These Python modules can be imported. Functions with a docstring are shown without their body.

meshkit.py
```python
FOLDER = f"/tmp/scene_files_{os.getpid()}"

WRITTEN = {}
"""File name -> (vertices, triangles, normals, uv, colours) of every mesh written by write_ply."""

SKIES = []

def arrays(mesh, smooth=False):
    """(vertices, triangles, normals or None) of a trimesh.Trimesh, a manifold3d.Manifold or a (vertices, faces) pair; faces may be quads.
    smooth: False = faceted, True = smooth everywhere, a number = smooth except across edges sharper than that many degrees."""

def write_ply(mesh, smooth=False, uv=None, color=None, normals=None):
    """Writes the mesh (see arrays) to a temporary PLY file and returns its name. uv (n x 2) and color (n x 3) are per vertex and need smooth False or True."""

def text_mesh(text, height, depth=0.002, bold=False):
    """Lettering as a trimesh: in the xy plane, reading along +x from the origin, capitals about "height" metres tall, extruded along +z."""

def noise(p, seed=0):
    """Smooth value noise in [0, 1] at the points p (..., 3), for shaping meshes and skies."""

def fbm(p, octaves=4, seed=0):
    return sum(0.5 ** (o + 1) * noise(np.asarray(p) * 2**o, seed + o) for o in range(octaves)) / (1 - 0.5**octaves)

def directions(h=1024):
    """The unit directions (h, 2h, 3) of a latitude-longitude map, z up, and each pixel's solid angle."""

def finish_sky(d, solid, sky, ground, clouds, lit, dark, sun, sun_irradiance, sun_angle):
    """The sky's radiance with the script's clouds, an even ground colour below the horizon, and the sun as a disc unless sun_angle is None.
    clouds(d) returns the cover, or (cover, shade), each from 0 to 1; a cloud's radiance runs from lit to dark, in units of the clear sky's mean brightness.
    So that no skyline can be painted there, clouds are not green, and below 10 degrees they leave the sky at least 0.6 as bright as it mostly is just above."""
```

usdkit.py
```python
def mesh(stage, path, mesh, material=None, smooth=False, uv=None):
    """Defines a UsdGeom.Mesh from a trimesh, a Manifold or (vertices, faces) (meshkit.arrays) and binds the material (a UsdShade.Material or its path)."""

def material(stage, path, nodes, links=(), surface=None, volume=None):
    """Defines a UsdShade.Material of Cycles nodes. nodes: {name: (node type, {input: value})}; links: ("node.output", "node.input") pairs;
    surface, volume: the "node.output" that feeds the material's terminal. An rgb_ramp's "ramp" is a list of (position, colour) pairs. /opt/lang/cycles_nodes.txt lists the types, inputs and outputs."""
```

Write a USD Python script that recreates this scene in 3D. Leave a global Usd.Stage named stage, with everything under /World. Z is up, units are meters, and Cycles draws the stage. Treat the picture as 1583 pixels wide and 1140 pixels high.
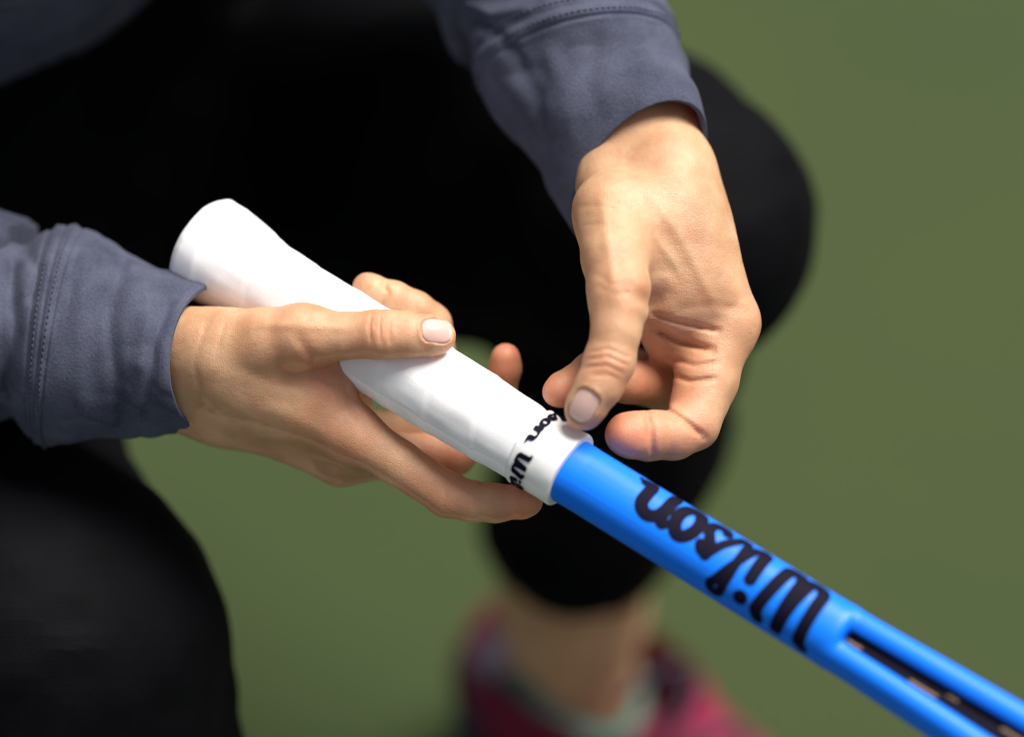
import math, numpy as np, trimesh, manifold3d, shapely, usdkit, meshkit
from shapely.geometry import LineString, Point
from pxr import Usd, UsdGeom, UsdLux, UsdShade, Gf, Sdf, Vt

# ------------------------------------------------------------------ camera, sky, sun, exposure
stage = Usd.Stage.CreateInMemory()
UsdGeom.SetStageUpAxis(stage, 'Z'); UsdGeom.SetStageMetersPerUnit(stage, 1.0)
UsdGeom.Xform.Define(stage, '/World'); UsdGeom.Scope.Define(stage, '/World/Looks')
D = 1600.0                                   # mm from the lens to the hands
PITCH = math.radians(45)
HAND_HEIGHT = 0.60
FOCAL, APERTURE = 134.0, 36.0
K = APERTURE / FOCAL / 1583.0                # tangent per photograph pixel
R_ = np.array([1.0, 0, 0])
U_ = np.array([0, math.sin(PITCH), math.cos(PITCH)])
T_ = np.array([0, -math.cos(PITCH), math.sin(PITCH)])     # from the hands to the camera
H0 = np.array([0, 0, HAND_HEIGHT])
CAM = H0 + T_ * D / 1000
cam = UsdGeom.Camera.Define(stage, '/World/camera')
m = np.eye(4); m[0, :3], m[1, :3], m[2, :3], m[3, :3] = R_, U_, T_, CAM
cam.AddTransformOp().Set(Gf.Matrix4d(*m.ravel().tolist()))
cam.CreateFocalLengthAttr(FOCAL); cam.CreateHorizontalApertureAttr(APERTURE)
cam.CreateFStopAttr(2.15); cam.CreateFocusDistanceAttr(1.588)
cam.CreateExposureAttr(1.6)
SUN = np.array([0.38, 0.22, 0.90]); SUN /= np.linalg.norm(SUN)
usdkit.material(stage, '/World/Looks/sky_light', {
    's': ('sky_texture', {'sky_type': 'single_scattering', 'sun_disc': False, 'sun_elevation': float(math.asin(SUN[2])),
                          'sun_rotation': float(math.atan2(SUN[0], SUN[1])), 'aerosol_density': 3.0}),
    'g': ('mix_color', {'fac': 0.75, 'b': (2.9, 2.95, 3.0)}),
    'b': ('background_shader', {'strength': 0.047})},
    [('s.color', 'g.a'), ('g.result', 'b.color')], surface='b.background')
dome = UsdLux.DomeLight.Define(stage, '/World/sky')
UsdShade.MaterialBindingAPI.Apply(dome.GetPrim()).Bind(UsdShade.Material.Get(stage, '/World/Looks/sky_light'))
sun = UsdLux.DistantLight.Define(stage, '/World/sun')
sun.CreateIntensityAttr(0.68); sun.CreateAngleAttr(38.0); sun.CreateColorAttr(Gf.Vec3f(1, 0.95, 0.87)); sun.GetPrim().CreateAttribute('inputs:normalize', Sdf.ValueTypeNames.Bool).Set(True)
zz = SUN; xx = np.cross([0, 1, 0], zz); xx /= np.linalg.norm(xx); yy = np.cross(zz, xx)
m = np.eye(4); m[0, :3], m[1, :3], m[2, :3] = xx, yy, zz
sun.AddTransformOp().Set(Gf.Matrix4d(*m.ravel().tolist()))

# ------------------------------------------------------------------ frames: hand frame (mm: right, up, towards the lens) <-> world (m)
def at(px, py, dz=0.0):
    s = K * (D - dz)
    return np.array([(px - 791.5) * s, (570 - py) * s, dz])

def world(p):
    p = np.asarray(p, float) / 1000
    return H0 + p[..., :1] * R_ + p[..., 1:2] * U_ + p[..., 2:3] * T_

def local(w):                                 # world metres -> hand frame mm
    w = (np.asarray(w, float) - H0) * 1000
    return np.stack([w @ R_, w @ U_, w @ T_], -1)

# ------------------------------------------------------------------ scene helpers
def mat(name, nodes, links, surface): return usdkit.material(stage, '/World/Looks/' + name, nodes, links, surface=surface)
taken = {}
def numbered(path):
    n = taken.get(path, 0); taken[path] = n + 1
    return path if n == 0 else f'{path}_{n:03d}'
def tag(prim, label=None, cat=None, group=None, kind=None):
    for k, v in (('label', label), ('category', cat), ('group', group), ('kind', kind)):
        if v: prim.SetCustomDataByKey(k, v)
def thing(name, label, cat, base):
    x = UsdGeom.Xform.Define(stage, numbered('/World/' + name)); x.AddTranslateOp().Set(Gf.Vec3d(*map(float, base)))
    x.GetPrim().SetCustomDataByKey('label', label); x.GetPrim().SetCustomDataByKey('category', cat)
    return x.GetPrim(), np.asarray(base, float)
def obj(name, mesh, material, parent, base=(0, 0, 0), smooth=True, label=None):
    v, f = (mesh.vertices, mesh.faces) if hasattr(mesh, 'vertices') else mesh
    path = numbered((str(parent.GetPath()) if parent else '/World') + '/' + name)
    p = usdkit.mesh(stage, path, (np.asarray(v) - np.asarray(base), np.asarray(f)), material, smooth=smooth)
    tag(p.GetPrim(), label)
    return p.GetPrim()

# ------------------------------------------------------------------ implicit surfaces
def smin(a, b, k):
    h = np.maximum(k - np.abs(a - b), 0) / k
    return np.minimum(a, b) - h * h * k * 0.25
def cone(p, a, b, ra, rb):
    ba = b - a; h = np.clip(((p - a) @ ba) / max(ba @ ba, 1e-9), 0, 1)
    return np.linalg.norm(p - a - h[:, None] * ba, axis=1) - (ra + (rb - ra) * h)
def blob(p, c, r, rot=None):
    q = p - c
    if rot is not None: q = q @ rot
    q = q / np.asarray(r, float); n = np.linalg.norm(q, axis=1)
    return (n - 1) * n * min(r) / np.maximum(np.linalg.norm(q / np.asarray(r, float), axis=1) * min(r), 1e-9)
def chain(p, pts, k=3.0):
    d = None
    for (a, ra), (b, rb) in zip(pts[:-1], pts[1:]):
        c = cone(p, a, b, ra, rb); d = c if d is None else smin(d, c, k)
    return d

TETS = np.array([(0, 1, 3, 7), (0, 1, 5, 7), (0, 2, 3, 7), (0, 2, 6, 7), (0, 4, 5, 7), (0, 4, 6, 7)])
def surface(fn, lo, hi, h, blk=4, slack=1.6):
    lo = np.asarray(lo, float); n = (np.ceil((np.asarray(hi) - lo) / (h * blk)).astype(int)) * blk + 1
    nc = (n - 1) // blk + 1
    ev = lambda P: np.concatenate([fn(P[i:i + 60000]) for i in range(0, len(P), 60000)]) if len(P) else np.zeros(0)
    gi = np.stack(np.meshgrid(*[np.arange(c) for c in nc], indexing='ij'), -1)
    C = ev((lo + gi.reshape(-1, 3) * h * blk)).reshape(nc)
    near = np.abs(C) < h * blk * slack
    act = np.zeros(nc - 1, bool)
    for o in np.ndindex(2, 2, 2):
        s = tuple(slice(a, a + c - 1) for a, c in zip(o, nc))
        act |= near[s]
    B = np.argwhere(act) * blk
    M = np.zeros(n, bool)
    for o in np.ndindex(blk + 1, blk + 1, blk + 1): M[tuple((B + o).T)] = True
    F = np.empty(n, np.float32)
    ci = [np.minimum((np.arange(c) + blk // 2) // blk, k - 1) for c, k in zip(n, nc)]
    F[:] = C[np.ix_(*ci)]
    I = np.argwhere(M); F[M] = ev(lo + I * h)
    F[F == 0] = 1e-6
    S = F < 0
    cnt = np.zeros(n - 1, np.int8)
    for o in np.ndindex(2, 2, 2): cnt += S[tuple(slice(a, a + c - 1) for a, c in zip(o, n))]
    cells = np.argwhere((cnt > 0) & (cnt < 8))
    st = np.array([n[1] * n[2], n[2], 1]); base = cells @ st
    off = np.array([((c & 1) * st[0] + (c >> 1 & 1) * st[1] + (c >> 2) * st[2]) for c in range(8)])
    T = (base[:, None, None] + off[TETS][None]).reshape(-1, 4)
    Ff, Sf = F.ravel(), S.ravel()
    ins = Sf[T]; k = ins.sum(1); tri = []
    T = np.where(np.ones_like(T, bool), T, T)
    order = np.argsort(~ins, axis=1, kind='stable'); T = np.take_along_axis(T, order, 1)   # inside vertices first
    def edge(a, b): return np.stack([np.minimum(a, b), np.maximum(a, b)], 1)
    out = []
    t = T[k == 1]; out.append((edge(t[:, 0], t[:, 1]), edge(t[:, 0], t[:, 2]), edge(t[:, 0], t[:, 3]), t, 1))
    t = T[k == 3]; out.append((edge(t[:, 0], t[:, 3]), edge(t[:, 1], t[:, 3]), edge(t[:, 2], t[:, 3]), t, 3))
    t = T[k == 2]
    e02, e03, e12, e13 = edge(t[:, 0], t[:, 2]), edge(t[:, 0], t[:, 3]), edge(t[:, 1], t[:, 2]), edge(t[:, 1], t[:, 3])
    out.append((e02, e03, e13, t, 2)); out.append((e02, e13, e12, t, 2))
    E = np.concatenate([np.stack(o[:3], 1) for o in out]); TT = np.concatenate([o[3] for o in out]); KK = np.concatenate([np.full(len(o[3]), o[4]) for o in out])
    key = E[..., 0].astype(np.int64) * len(Ff) + E[..., 1]
    uq, inv = np.unique(key.ravel(), return_inverse=True)
    a, b = uq // len(Ff), uq % len(Ff)
    co = lambda i: lo + np.stack(np.unravel_index(i, n), -1) * h
    fa, fb = Ff[a], Ff[b]; w = np.clip(fa / (fa - fb), 0.02, 0.98)[:, None]
    V = co(a) * (1 - w) + co(b) * w; f = inv.reshape(-1, 3)
    cp = co(TT.ravel()).reshape(-1, 4, 3)
    wi = np.arange(4)[None] < KK[:, None]
    inn = (cp * wi[..., None]).sum(1) / KK[:, None]; outp = (cp * ~wi[..., None]).sum(1) / (4 - KK)[:, None]
    nrm = np.cross(V[f[:, 1]] - V[f[:, 0]], V[f[:, 2]] - V[f[:, 0]])
    flip = (nrm * (outp - inn)).sum(1) < 0
    f[flip] = f[flip][:, ::-1]
    return V, f

def pix(p): s = K * (D - p[:, 2]); return 791.5 + p[:, 0] / s, 570 - p[:, 1] / s
def engrave(p, d, marks):
    k = np.abs(d) < 4; d = d.copy()
    if k.any(): d[k] = engrave_near(p[k], d[k], marks)
    return d
def engrave_near(p, d, marks):
    """Skin folds: shallow grooves (depth > 0) or low ridges (depth < 0) along short lines on the surface, given as [points], depth mm, width mm, least dz."""
    x, y = pix(p); q = np.stack([x, y], 1) * 0.2716
    for pts, depth, width, zmin in marks:
        L = np.array(pts, float) * 0.2716; best = None
        for a, b in zip(L[:-1], L[1:]):
            ba = b - a; h = np.clip(((q - a) @ ba) / (ba @ ba), 0, 1)
            e = np.linalg.norm(q - a - h[:, None] * ba, axis=1); best = e if best is None else np.minimum(best, e)
        ends = np.minimum(np.linalg.norm(q - L[0], axis=1), np.linalg.norm(q - L[-1], axis=1))
        d = d + depth * np.exp(-(best / width) ** 2) * np.clip(0.35 + ends / (3 * width), 0, 1) * np.clip((p[:, 2] - zmin) / 3, 0, 1) * (np.abs(d) < 4)
    return d

def frame(c, a, n):
    a = a / np.linalg.norm(a); n = n - a * (n @ a); n /= np.linalg.norm(n)
    return c, a, n, np.cross(n, a)
def nailbed(p, d, fr, la, lb):
    c, a, n, b = fr; q = p - c
    u, v, w = q @ a, q @ b, q @ n
    e = (np.abs(u / la) ** 3 + np.abs(v / lb) ** 3) ** (1 / 3)
    on = np.clip(w / 2, 0, 1) * (np.abs(d) < 4)
    d = d + on * 1.0 * np.clip((1.06 - e) / 0.12, 0, 1)
    return d - on * 0.5 * np.exp(-((e - 1.17) / 0.13) ** 2) * np.clip(1 - (u - la * 0.4) / 2, 0, 1)

# ------------------------------------------------------------------ the two hands
def J(px, py, dz, r): return (at(px, py, dz), r)
def hand(parts):
    def fn(p):
        palm = None
        for kind, k, *a in parts['palm']:
            d = chain(p, a) if kind == 'c' else blob(p, *a)
            palm = d if palm is None else smin(palm, d, k)
        total = None
        for k, pts in parts['fingers']:
            f = smin(palm, chain(p, pts, 2.5), k)
            total = f if total is None else smin(total, f, 0.8)
        for kind, k, *a in parts.get('extra', []):
            d = chain(p, a) if kind == 'c' else blob(p, *a)
            total = smin(total, d, k)
        n = meshkit.noise(p / 9.0, 3) - 0.5
        total = total + n * 0.7 + (meshkit.noise(p / 3.5, 5) - 0.5) * 0.16
        return total
    return fn

RIGHT = {
 'palm': [('c', 1, J(140, 545, -48, 25), J(225, 560, -24, 22)),
          ('c', 12, J(170, 530, -40, 20), J(290, 535, -8, 15.5), J(345, 545, -2, 15.5)),
          ('c', 12, J(170, 585, -48, 20), J(285, 605, -20, 15.5), J(345, 625, -22, 16)),
          ('c', 14, J(330, 575, -8, 17), J(540, 668, -2, 11.5)),
          ('c', 12, J(330, 610, -22, 16), J(528, 706, -22, 11.5)),
          ('c', 12, J(330, 620, -34, 14), J(552, 684, -46, 11.5)),
          ('c', 12, J(330, 600, -40, 13), J(530, 620, -52, 10.5)),
          ('c', 10, J(345, 542, 0, 15.5), J(410, 528, 9, 13.5), J(470, 519, 15, 11.8)),
          ('b', 14, at(440, 590, -2), (27, 17, 12)),
          ('b', 12, at(470, 600, 0), (17, 14, 9))],
 'fingers': [
   (9, [J(470, 519, 15, 11.6), J(530, 519, 20, 9.6), J(590, 517, 24, 10.2), J(630, 518, 23.6, 9.3), J(668, 519, 22, 8.3), J(678, 520, 21.5, 7.2)]),
   (7, [J(540, 668, -2, 11.3), J(615, 716, 1, 9.4), J(692, 766, 2, 9.3), J(730, 776, 4, 8.2), J(765, 779, 7, 8.0), J(808, 776, 11, 6.8), J(818, 775, 12, 5.8)]),
   (7, [J(528, 706, -22, 11.2), J(615, 706, -28, 9.6), J(700, 702, -33, 9.4), J(740, 668, -34, 8.2), J(768, 632, -32, 8.0), J(781, 570, -24, 6.7), J(782, 554, -22, 6.2)]),
   (7, [J(562, 682, -48, 11), J(655, 662, -46, 10.4), J(682, 590, -40, 9.0), J(666, 500, -24, 8.4), J(640, 478, -19, 7.7), J(608, 463, -17, 7.6), J(574, 448, -16, 6.4), J(566, 444, -16, 5.8)]),
   (7, [J(530, 610, -52, 10), J(585, 545, -46, 8.3), J(610, 510, -38, 8), J(585, 500, -32, 7), J(560, 495, -30, 6)])],
 'extra': [],
 'marks': [([(575, 487), (571, 505), (574, 530)], 0.55, 0.9, 20), ([(590, 486), (587, 505), (590, 534)], 0.6, 0.9, 20), ([(604, 490), (602, 508), (604, 532)], 0.5, 0.8, 20),
           ([(583, 484), (580, 510)], 0.3, 0.6, 20), ([(596, 486), (595, 520)], 0.3, 0.6, 20),
           ([(455, 512), (475, 545), (500, 572)], 0.8, 2.6, 2), ([(500, 560), (530, 580), (540, 630), (560, 660)], 0.6, 1.8, -4),
           ([(480, 580), (520, 600), (530, 640)], 0.35, 1.2, -4), ([(320, 500), (300, 560), (310, 620)], 0.4, 1.5, -10), ([(350, 495), (335, 540)], 0.25, 1.0, 0),
           ([(684, 745), (690, 770), (686, 792)], 0.25, 1.0, 0), ([(594, 440), (600, 455), (590, 478)], 1.2, 1.1, -24), ([(640, 470), (650, 490)], 0.4, 1.0, -24),
           ([(395, 500), (470, 505), (540, 505)], -0.5, 2.0, 5), ([(400, 620), (520, 680)], -0.5, 3.5, -3), ([(360, 560), (420, 590), (480, 600)], 0.5, 3.0, -4)],
 'nails': [(frame(at(671, 518, 22), at(690, 518, 21) - at(640, 518, 23.5), np.array([0, 0.25, 1.0])), 6.6, 5.2)],
 'red': [(at(590, 500, 30), 9, .5), (at(690, 520, 22), 9, .6), (at(690, 765, 8), 13, .6), (at(815, 775, 12), 14, 1.1), (at(782, 554, -20), 16, 1.3), (at(700, 712, -28), 18, 1.0),
         (at(530, 610, 8), 16, .55), (at(480, 560, 15), 14, .4), (at(560, 440, -14), 7, .4), (at(540, 690, 6), 14, .4), (at(640, 730, 4), 14, .3)]}

LEFT = {
 'palm': [('c', 1, J(905, 95, -76, 24), J(975, 215, -38, 22)),
          ('c', 12, J(952, 150, -56, 17), J(944, 285, -18, 13.8), J(950, 340, 3, 14)),
          ('c', 12, J(990, 130, -60, 19), J(1036, 255, -21, 16.5), J(1055, 330, -14, 16)),
          ('c', 14, J(1035, 290, -14, 17.5), J(1085, 390, -8, 14.5), J(1127, 500, -4, 11.6)),
          ('c', 14, J(1020, 300, -28, 16), J(1118, 492, -24, 11.8)),
          ('c', 14, J(1000, 300, -38, 15), J(1092, 485, -44, 11)),
          ('c', 14, J(985, 300, -44, 14), J(1068, 478, -58, 10)),
          ('c', 12, J(945, 325, 8, 14.2), J(950, 400, 25, 13.0), J(960, 458, 35, 12.0)),
          ('b', 16, at(1022, 395, 4), (23, 30, 13)),
          ('b', 12, at(1050, 452, 2), (21, 14, 11)),
          ('b', 14, at(1060, 480, -12), (18, 16, 12)),
          ('b', 12, at(1058, 520, -10), (15, 13, 11))],
 'fingers': [
   (9, [J(960, 458, 35, 11.9), J(953, 510, 41, 10.0), J(942, 560, 42, 10.4), J(925, 598, 43, 9.4), J(907, 628, 42.5, 8.4), J(902, 638, 42, 7.3)]),
   (8, [J(1127, 500, -4, 11.6), J(1092, 588, 3, 13.2), J(1070, 655, 11, 11.4), J(1040, 671, 17, 10.5), J(1003, 674, 22, 10.2), J(975, 673, 26, 9.2), J(964, 672, 27, 7.8)]),
   (8, [J(1118, 492, -24, 11.6), J(1070, 550, -28, 10.2), J(1022, 598, -24, 9.8), J(970, 590, -6, 8.8), J(915, 576, 10, 8.4), J(870, 602, 20, 7.0), J(862, 607, 22, 6.1)]),
   (8, [J(1092, 485, -44, 11), J(1068, 540, -52, 9.2), J(1045, 592, -56, 9), J(1000, 598, -44, 8), J(965, 585, -36, 6.5)]),
   (8, [J(1068, 478, -58, 10), J(1055, 525, -66, 8.2), J(1040, 560, -70, 8), J(1010, 570, -62, 7), J(985, 560, -56, 6)])],
 'extra': [],
 'marks': [([(912, 545), (940, 540), (972, 553)], 0.45, 0.8, 36), ([(908, 556), (940, 552), (970, 566)], 0.6, 0.9, 36), ([(906, 568), (938, 565), (964, 578)], 0.5, 0.8, 36), ([(915, 580), (940, 580), (955, 586)], 0.35, 0.7, 36),
           ([(1010, 486), (1055, 500), (1110, 512)], 1.5, 1.2, -14), ([(1012, 508), (1050, 528), (1100, 542)], 2.4, 1.5, -16), ([(1003, 492), (1013, 458), (1030, 428)], 2.2, 5.0, -4), ([(1030, 552), (1075, 566), (1110, 560)], 0.9, 1.2, -10), ([(1046, 582), (1066, 590), (1104, 586)], 1.3, 1.2, -6),
           ([(1022, 628), (1055, 650), (1088, 676)], 1.6, 1.5, 5), ([(1001, 640), (1004, 670), (1010, 706)], 1.2, 1.3, 15), ([(1008, 650), (1012, 690)], 0.4, 0.8, 15),
           ([(975, 450), (1005, 470), (1030, 460)], 1.5, 3.2, 0), ([(1000, 440), (1015, 400)], 0.4, 3.0, 0), ([(915, 420), (945, 440), (975, 435)], 0.25, 1.3, 25), ([(918, 440), (950, 455), (980, 452)], 0.25, 1.2, 25),
           ([(1010, 300), (1060, 380), (1110, 480)], -0.6, 2.6, -10), ([(930, 300), (940, 380), (950, 450)], -0.6, 2.4, 5), ([(990, 300), (1010, 360), (1050, 420)], -0.35, 1.6, 0),
           ([(893, 320), (930, 318), (960, 330)], 0.35, 1.3, 0), ([(900, 350), (930, 345)], 0.25, 1.0, 0), ([(1040, 480), (1100, 470), (1150, 480)], 0.3, 2.0, -6)],
 'nails': [(frame(at(907, 628, 42.5), at(897, 648, 42) - at(925, 598, 43), np.array([-0.06, 0.25, 1.0])), 6.8, 5.4)],
 'red': [(at(938, 560, 54), 11, .5), (at(900, 655, 40), 9, .7), (at(955, 668, 32), 14, 1.2), (at(862, 606, 22), 15, 1.2), (at(1040, 660, 24), 18, .5), (at(1060, 560, 0), 22, .5),
         (at(1168, 510, -4), 10, .5), (at(1000, 610, -4), 18, .8), (at(960, 440, 45), 12, .25), (at(1075, 690, 14), 10, .5), (at(1020, 480, 5), 12, .3)]}

def finish(fn, spec, marks=True):
    def g(p):
        d = fn(p)
        d = engrave(p, d, spec['marks'])
        for fr, la, lb in spec['nails']: d = nailbed(p, d, fr, la, lb)
        return d
    return g
def bounds(spec, pad=6):
    P, R = [], []
    for k, pts in spec['fingers']: P += [a for a, r in pts]; R += [r for a, r in pts]
    for kind, k, *a in spec['palm']:
        if kind == 'c': P += [x for x, r in a]; R += [r for x, r in a]
        else: P.append(a[0]); R.append(max(a[1]))
    P, R = np.array(P), np.array(R)[:, None]
    return (P - R).min(0) - pad, (P + R).max(0) + pad

right_raw, left_raw = hand(RIGHT), hand(LEFT)
hands = []
for raw, spec in ((right_raw, RIGHT), (left_raw, LEFT)):
    lo, hi = bounds(spec); hands.append(surface(finish(raw, spec), lo, hi, 1.0))

def nail_mesh(raw, spec):
    (c, a, n, b), la, lb = spec['nails'][0]
    N = 26; th = np.linspace(0, 2 * np.pi, 48, endpoint=False)
    rows = [np.zeros((1, 2))]
    for r in np.linspace(1 / 9, 1, 9):
        e = (np.abs(np.cos(th)) ** 3 + np.abs(np.sin(th)) ** 3) ** (-1 / 3) * r
        rows.append(np.stack([np.cos(th) * e * la * 0.985, np.sin(th) * e * lb * 0.985], 1))
    uv = np.vstack(rows)
    o = c + uv[:, :1] * a + uv[:, 1:] * b + n * 20
    t = np.zeros(len(o))
    for _ in range(40): t += np.clip(raw(o - n * t[:, None]), -2, 4) * 0.9
    # a smooth plate: fit a quadratic through the skin heights
    w = 20 - t; A = np.stack([np.ones(len(uv)), uv[:, 0], uv[:, 1], uv[:, 0] ** 2, uv[:, 1] ** 2, uv[:, 0] * uv[:, 1]], 1)
    w = A @ np.linalg.lstsq(A, w, rcond=None)[0]
    top = c + uv[:, :1] * a + uv[:, 1:] * b + n * (w - 0.25)[:, None]; bot = top - n * 1.3
    f = []
    S = 48
    for i in range(S): f.append((0, 1 + i, 1 + (i + 1) % S))
    for k in range(8):
        for i in range(S):
            p, q = 1 + k * S + i, 1 + k * S + (i + 1) % S
            f += [(p, p + S, q + S), (p, q + S, q)]
    M = len(uv); g = [(x[0] + M, x[2] + M, x[1] + M) for x in f]
    for i in range(S):
        p, q = 1 + 8 * S + i, 1 + 8 * S + (i + 1) % S
        g += [(p, p + M, q + M), (p, q + M, q)]
    F = np.array(f + g); V = world(np.vstack([top, bot]))
    m = trimesh.Trimesh(V, F, process=False)
    if m.volume < 0: m.invert()
    lunula = np.clip(1 - np.hypot((uv[:, 0] + la * .95) / 2.6, uv[:, 1] / 3.2), 0, 1) * .5
    return m, np.tile(np.clip((uv[:, 0] - la * .80) / .5, 0, 1) * .8 + lunula, 2)

# ------------------------------------------------------------------ limbs and trunk under the clothes
HIP_L, HIP_R = at(230, 90, -440), at(-330, 420, -330)
KNEE_L, ANK_L = at(1056, 356, -215), at(888, 935, -505)
KNEE_R = at(50, 1005, -85); ANK_R = local(np.array([-0.24, -0.06, 0.12]))
FWD = np.array([.78, -.44, .44]); LR = np.array([.62, .55, -.55]); UP = np.array([0, .7071, .7071])
PELV = (HIP_L + HIP_R) / 2 + UP * 25
CHEST = PELV + UP * 400 + FWD * 115
SH_L, SH_R = CHEST + LR * 165, CHEST - LR * 165
WR_L, WR_R = at(925, 120, -75), at(150, 550, -45)
EL_L, EL_R = WR_L + np.array([-.36, .74, -.56]) * 170, WR_R + np.array([-.95, .2, -.2]) * 170
LEGS = [[(HIP_L, 96), (at(730, 262, -300), 83), (at(930, 292, -258), 72), (at(985, 333, -235), 73), (KNEE_L, 62)],
        [(KNEE_L, 58), (KNEE_L * .75 + ANK_L * .25 + [-15, 2, -14], 58), (KNEE_L * .5 + ANK_L * .5 + [-8, -2, -14], 57), (KNEE_L * .22 + ANK_L * .78 + [-9, 0, 0], 49), (ANK_L + [-2, 0, 0], 43)],
        [(HIP_R, 98), (HIP_R * .4 + KNEE_R * .6, 86), (KNEE_R, 84)],
        [(KNEE_R, 81), (at(58, 1165, -110), 86), (KNEE_R * .45 + ANK_R * .55, 58), (ANK_R, 40)]]
TRUNK = [(PELV + LR * 50, 115), (PELV + UP * 200 + FWD * 15 + LR * 45, 105), (CHEST - UP * 60 + LR * 60, 105)]
TRUNK2 = [(PELV - LR * 50, 115), (PELV + UP * 200 + FWD * 15 - LR * 45, 105), (CHEST - UP * 60 - LR * 60, 105)]
def limbs(p, grow):
    g = lambda pts: [(a, r + grow) for a, r in pts]
    d = chain(p, g(LEGS[0]), 20); d = smin(d, chain(p, g(LEGS[1]), 20), 15)
    e = smin(chain(p, g(LEGS[2]), 20), chain(p, g(LEGS[3]), 20), 15)
    return smin(d, e, 30)
def trunk(p, grow):
    g = lambda pts: [(a, r + grow) for a, r in pts]
    return smin(smin(chain(p, g(TRUNK), 30), chain(p, g(TRUNK2), 30), 40), cone(p, SH_L, SH_R, 62 + grow, 62 + grow), 50)
def arms(p, grow):
    g = lambda pts: [(a, r + grow) for a, r in pts]
    return np.minimum(chain(p, g([(SH_L, 55), (EL_L, 36 if grow < 4 else 46), (WR_L, 27 if grow < 4 else 44)]), 15), chain(p, g([(SH_R, 55), (EL_R, 34 if grow < 4 else 46), (WR_R, 25 if grow < 4 else 42)]), 15))
def ankle_up(A, K_): u = (K_ - A) / np.linalg.norm(K_ - A); return u
FOOT_L, FOOT_R = np.array([.80, -.60, 0]), np.array([.25, -.97, 0])
def foot_points(A, f):
    w = world(A); heel = w * [1, 1, 0]
    mk = lambda x, z: local(heel + f * x + np.array([0, 0, z]))
    return [(A, 39), (mk(0.0, .08), 34), (mk(-0.015, .05), 27)], [(mk(0.0, .045), 24), (mk(.06, .038), 17), (mk(.13, .034), 15)]
def skin(p):
    d = smin(limbs(p, -4), trunk(p, -6), 30); d = smin(d, arms(p, 0), 20)
    for A, f in ((ANK_L, FOOT_L), (ANK_R, FOOT_R)):
        for c in foot_points(A, f): d = smin(d, chain(p, c, 10), 12)
    nk = cone(p, CHEST + UP * 20, CHEST + UP * 110 + FWD * 50, 58, 54)
    return smin(d, nk, 20)
allp = np.array([a for l in LEGS for a, r in l] + [a for a, r in TRUNK + TRUNK2] + [SH_L, SH_R, EL_L, EL_R, WR_L, WR_R, local(world(ANK_L) * [1, 1, 0] + FOOT_L * .16), local(world(ANK_R) * [1, 1, 0] + FOOT_R * .16)])
LO, HI = allp.min(0) - 130, allp.max(0) + 200
body = surface(skin, LO, HI, 7.0)
def manif(vf): return manifold3d.Manifold(manifold3d.Mesh(np.asarray(vf[0], np.float32), np.asarray(vf[1], np.uint32)))
M = manif(body) + manif(hands[0]) + manif(hands[1])
mm = M.to_mesh(); bv, bf = np.array(mm.vert_properties[:, :3], float), np.array(mm.tri_verts)
tone = np.zeros(len(bv))
for c, s, a in RIGHT['red'] + LEFT['red']:
    tone = tone + a * np.exp(-((bv - c) ** 2).sum(1) / s ** 2)
tone = np.clip(tone, 0, 1.4)

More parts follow.
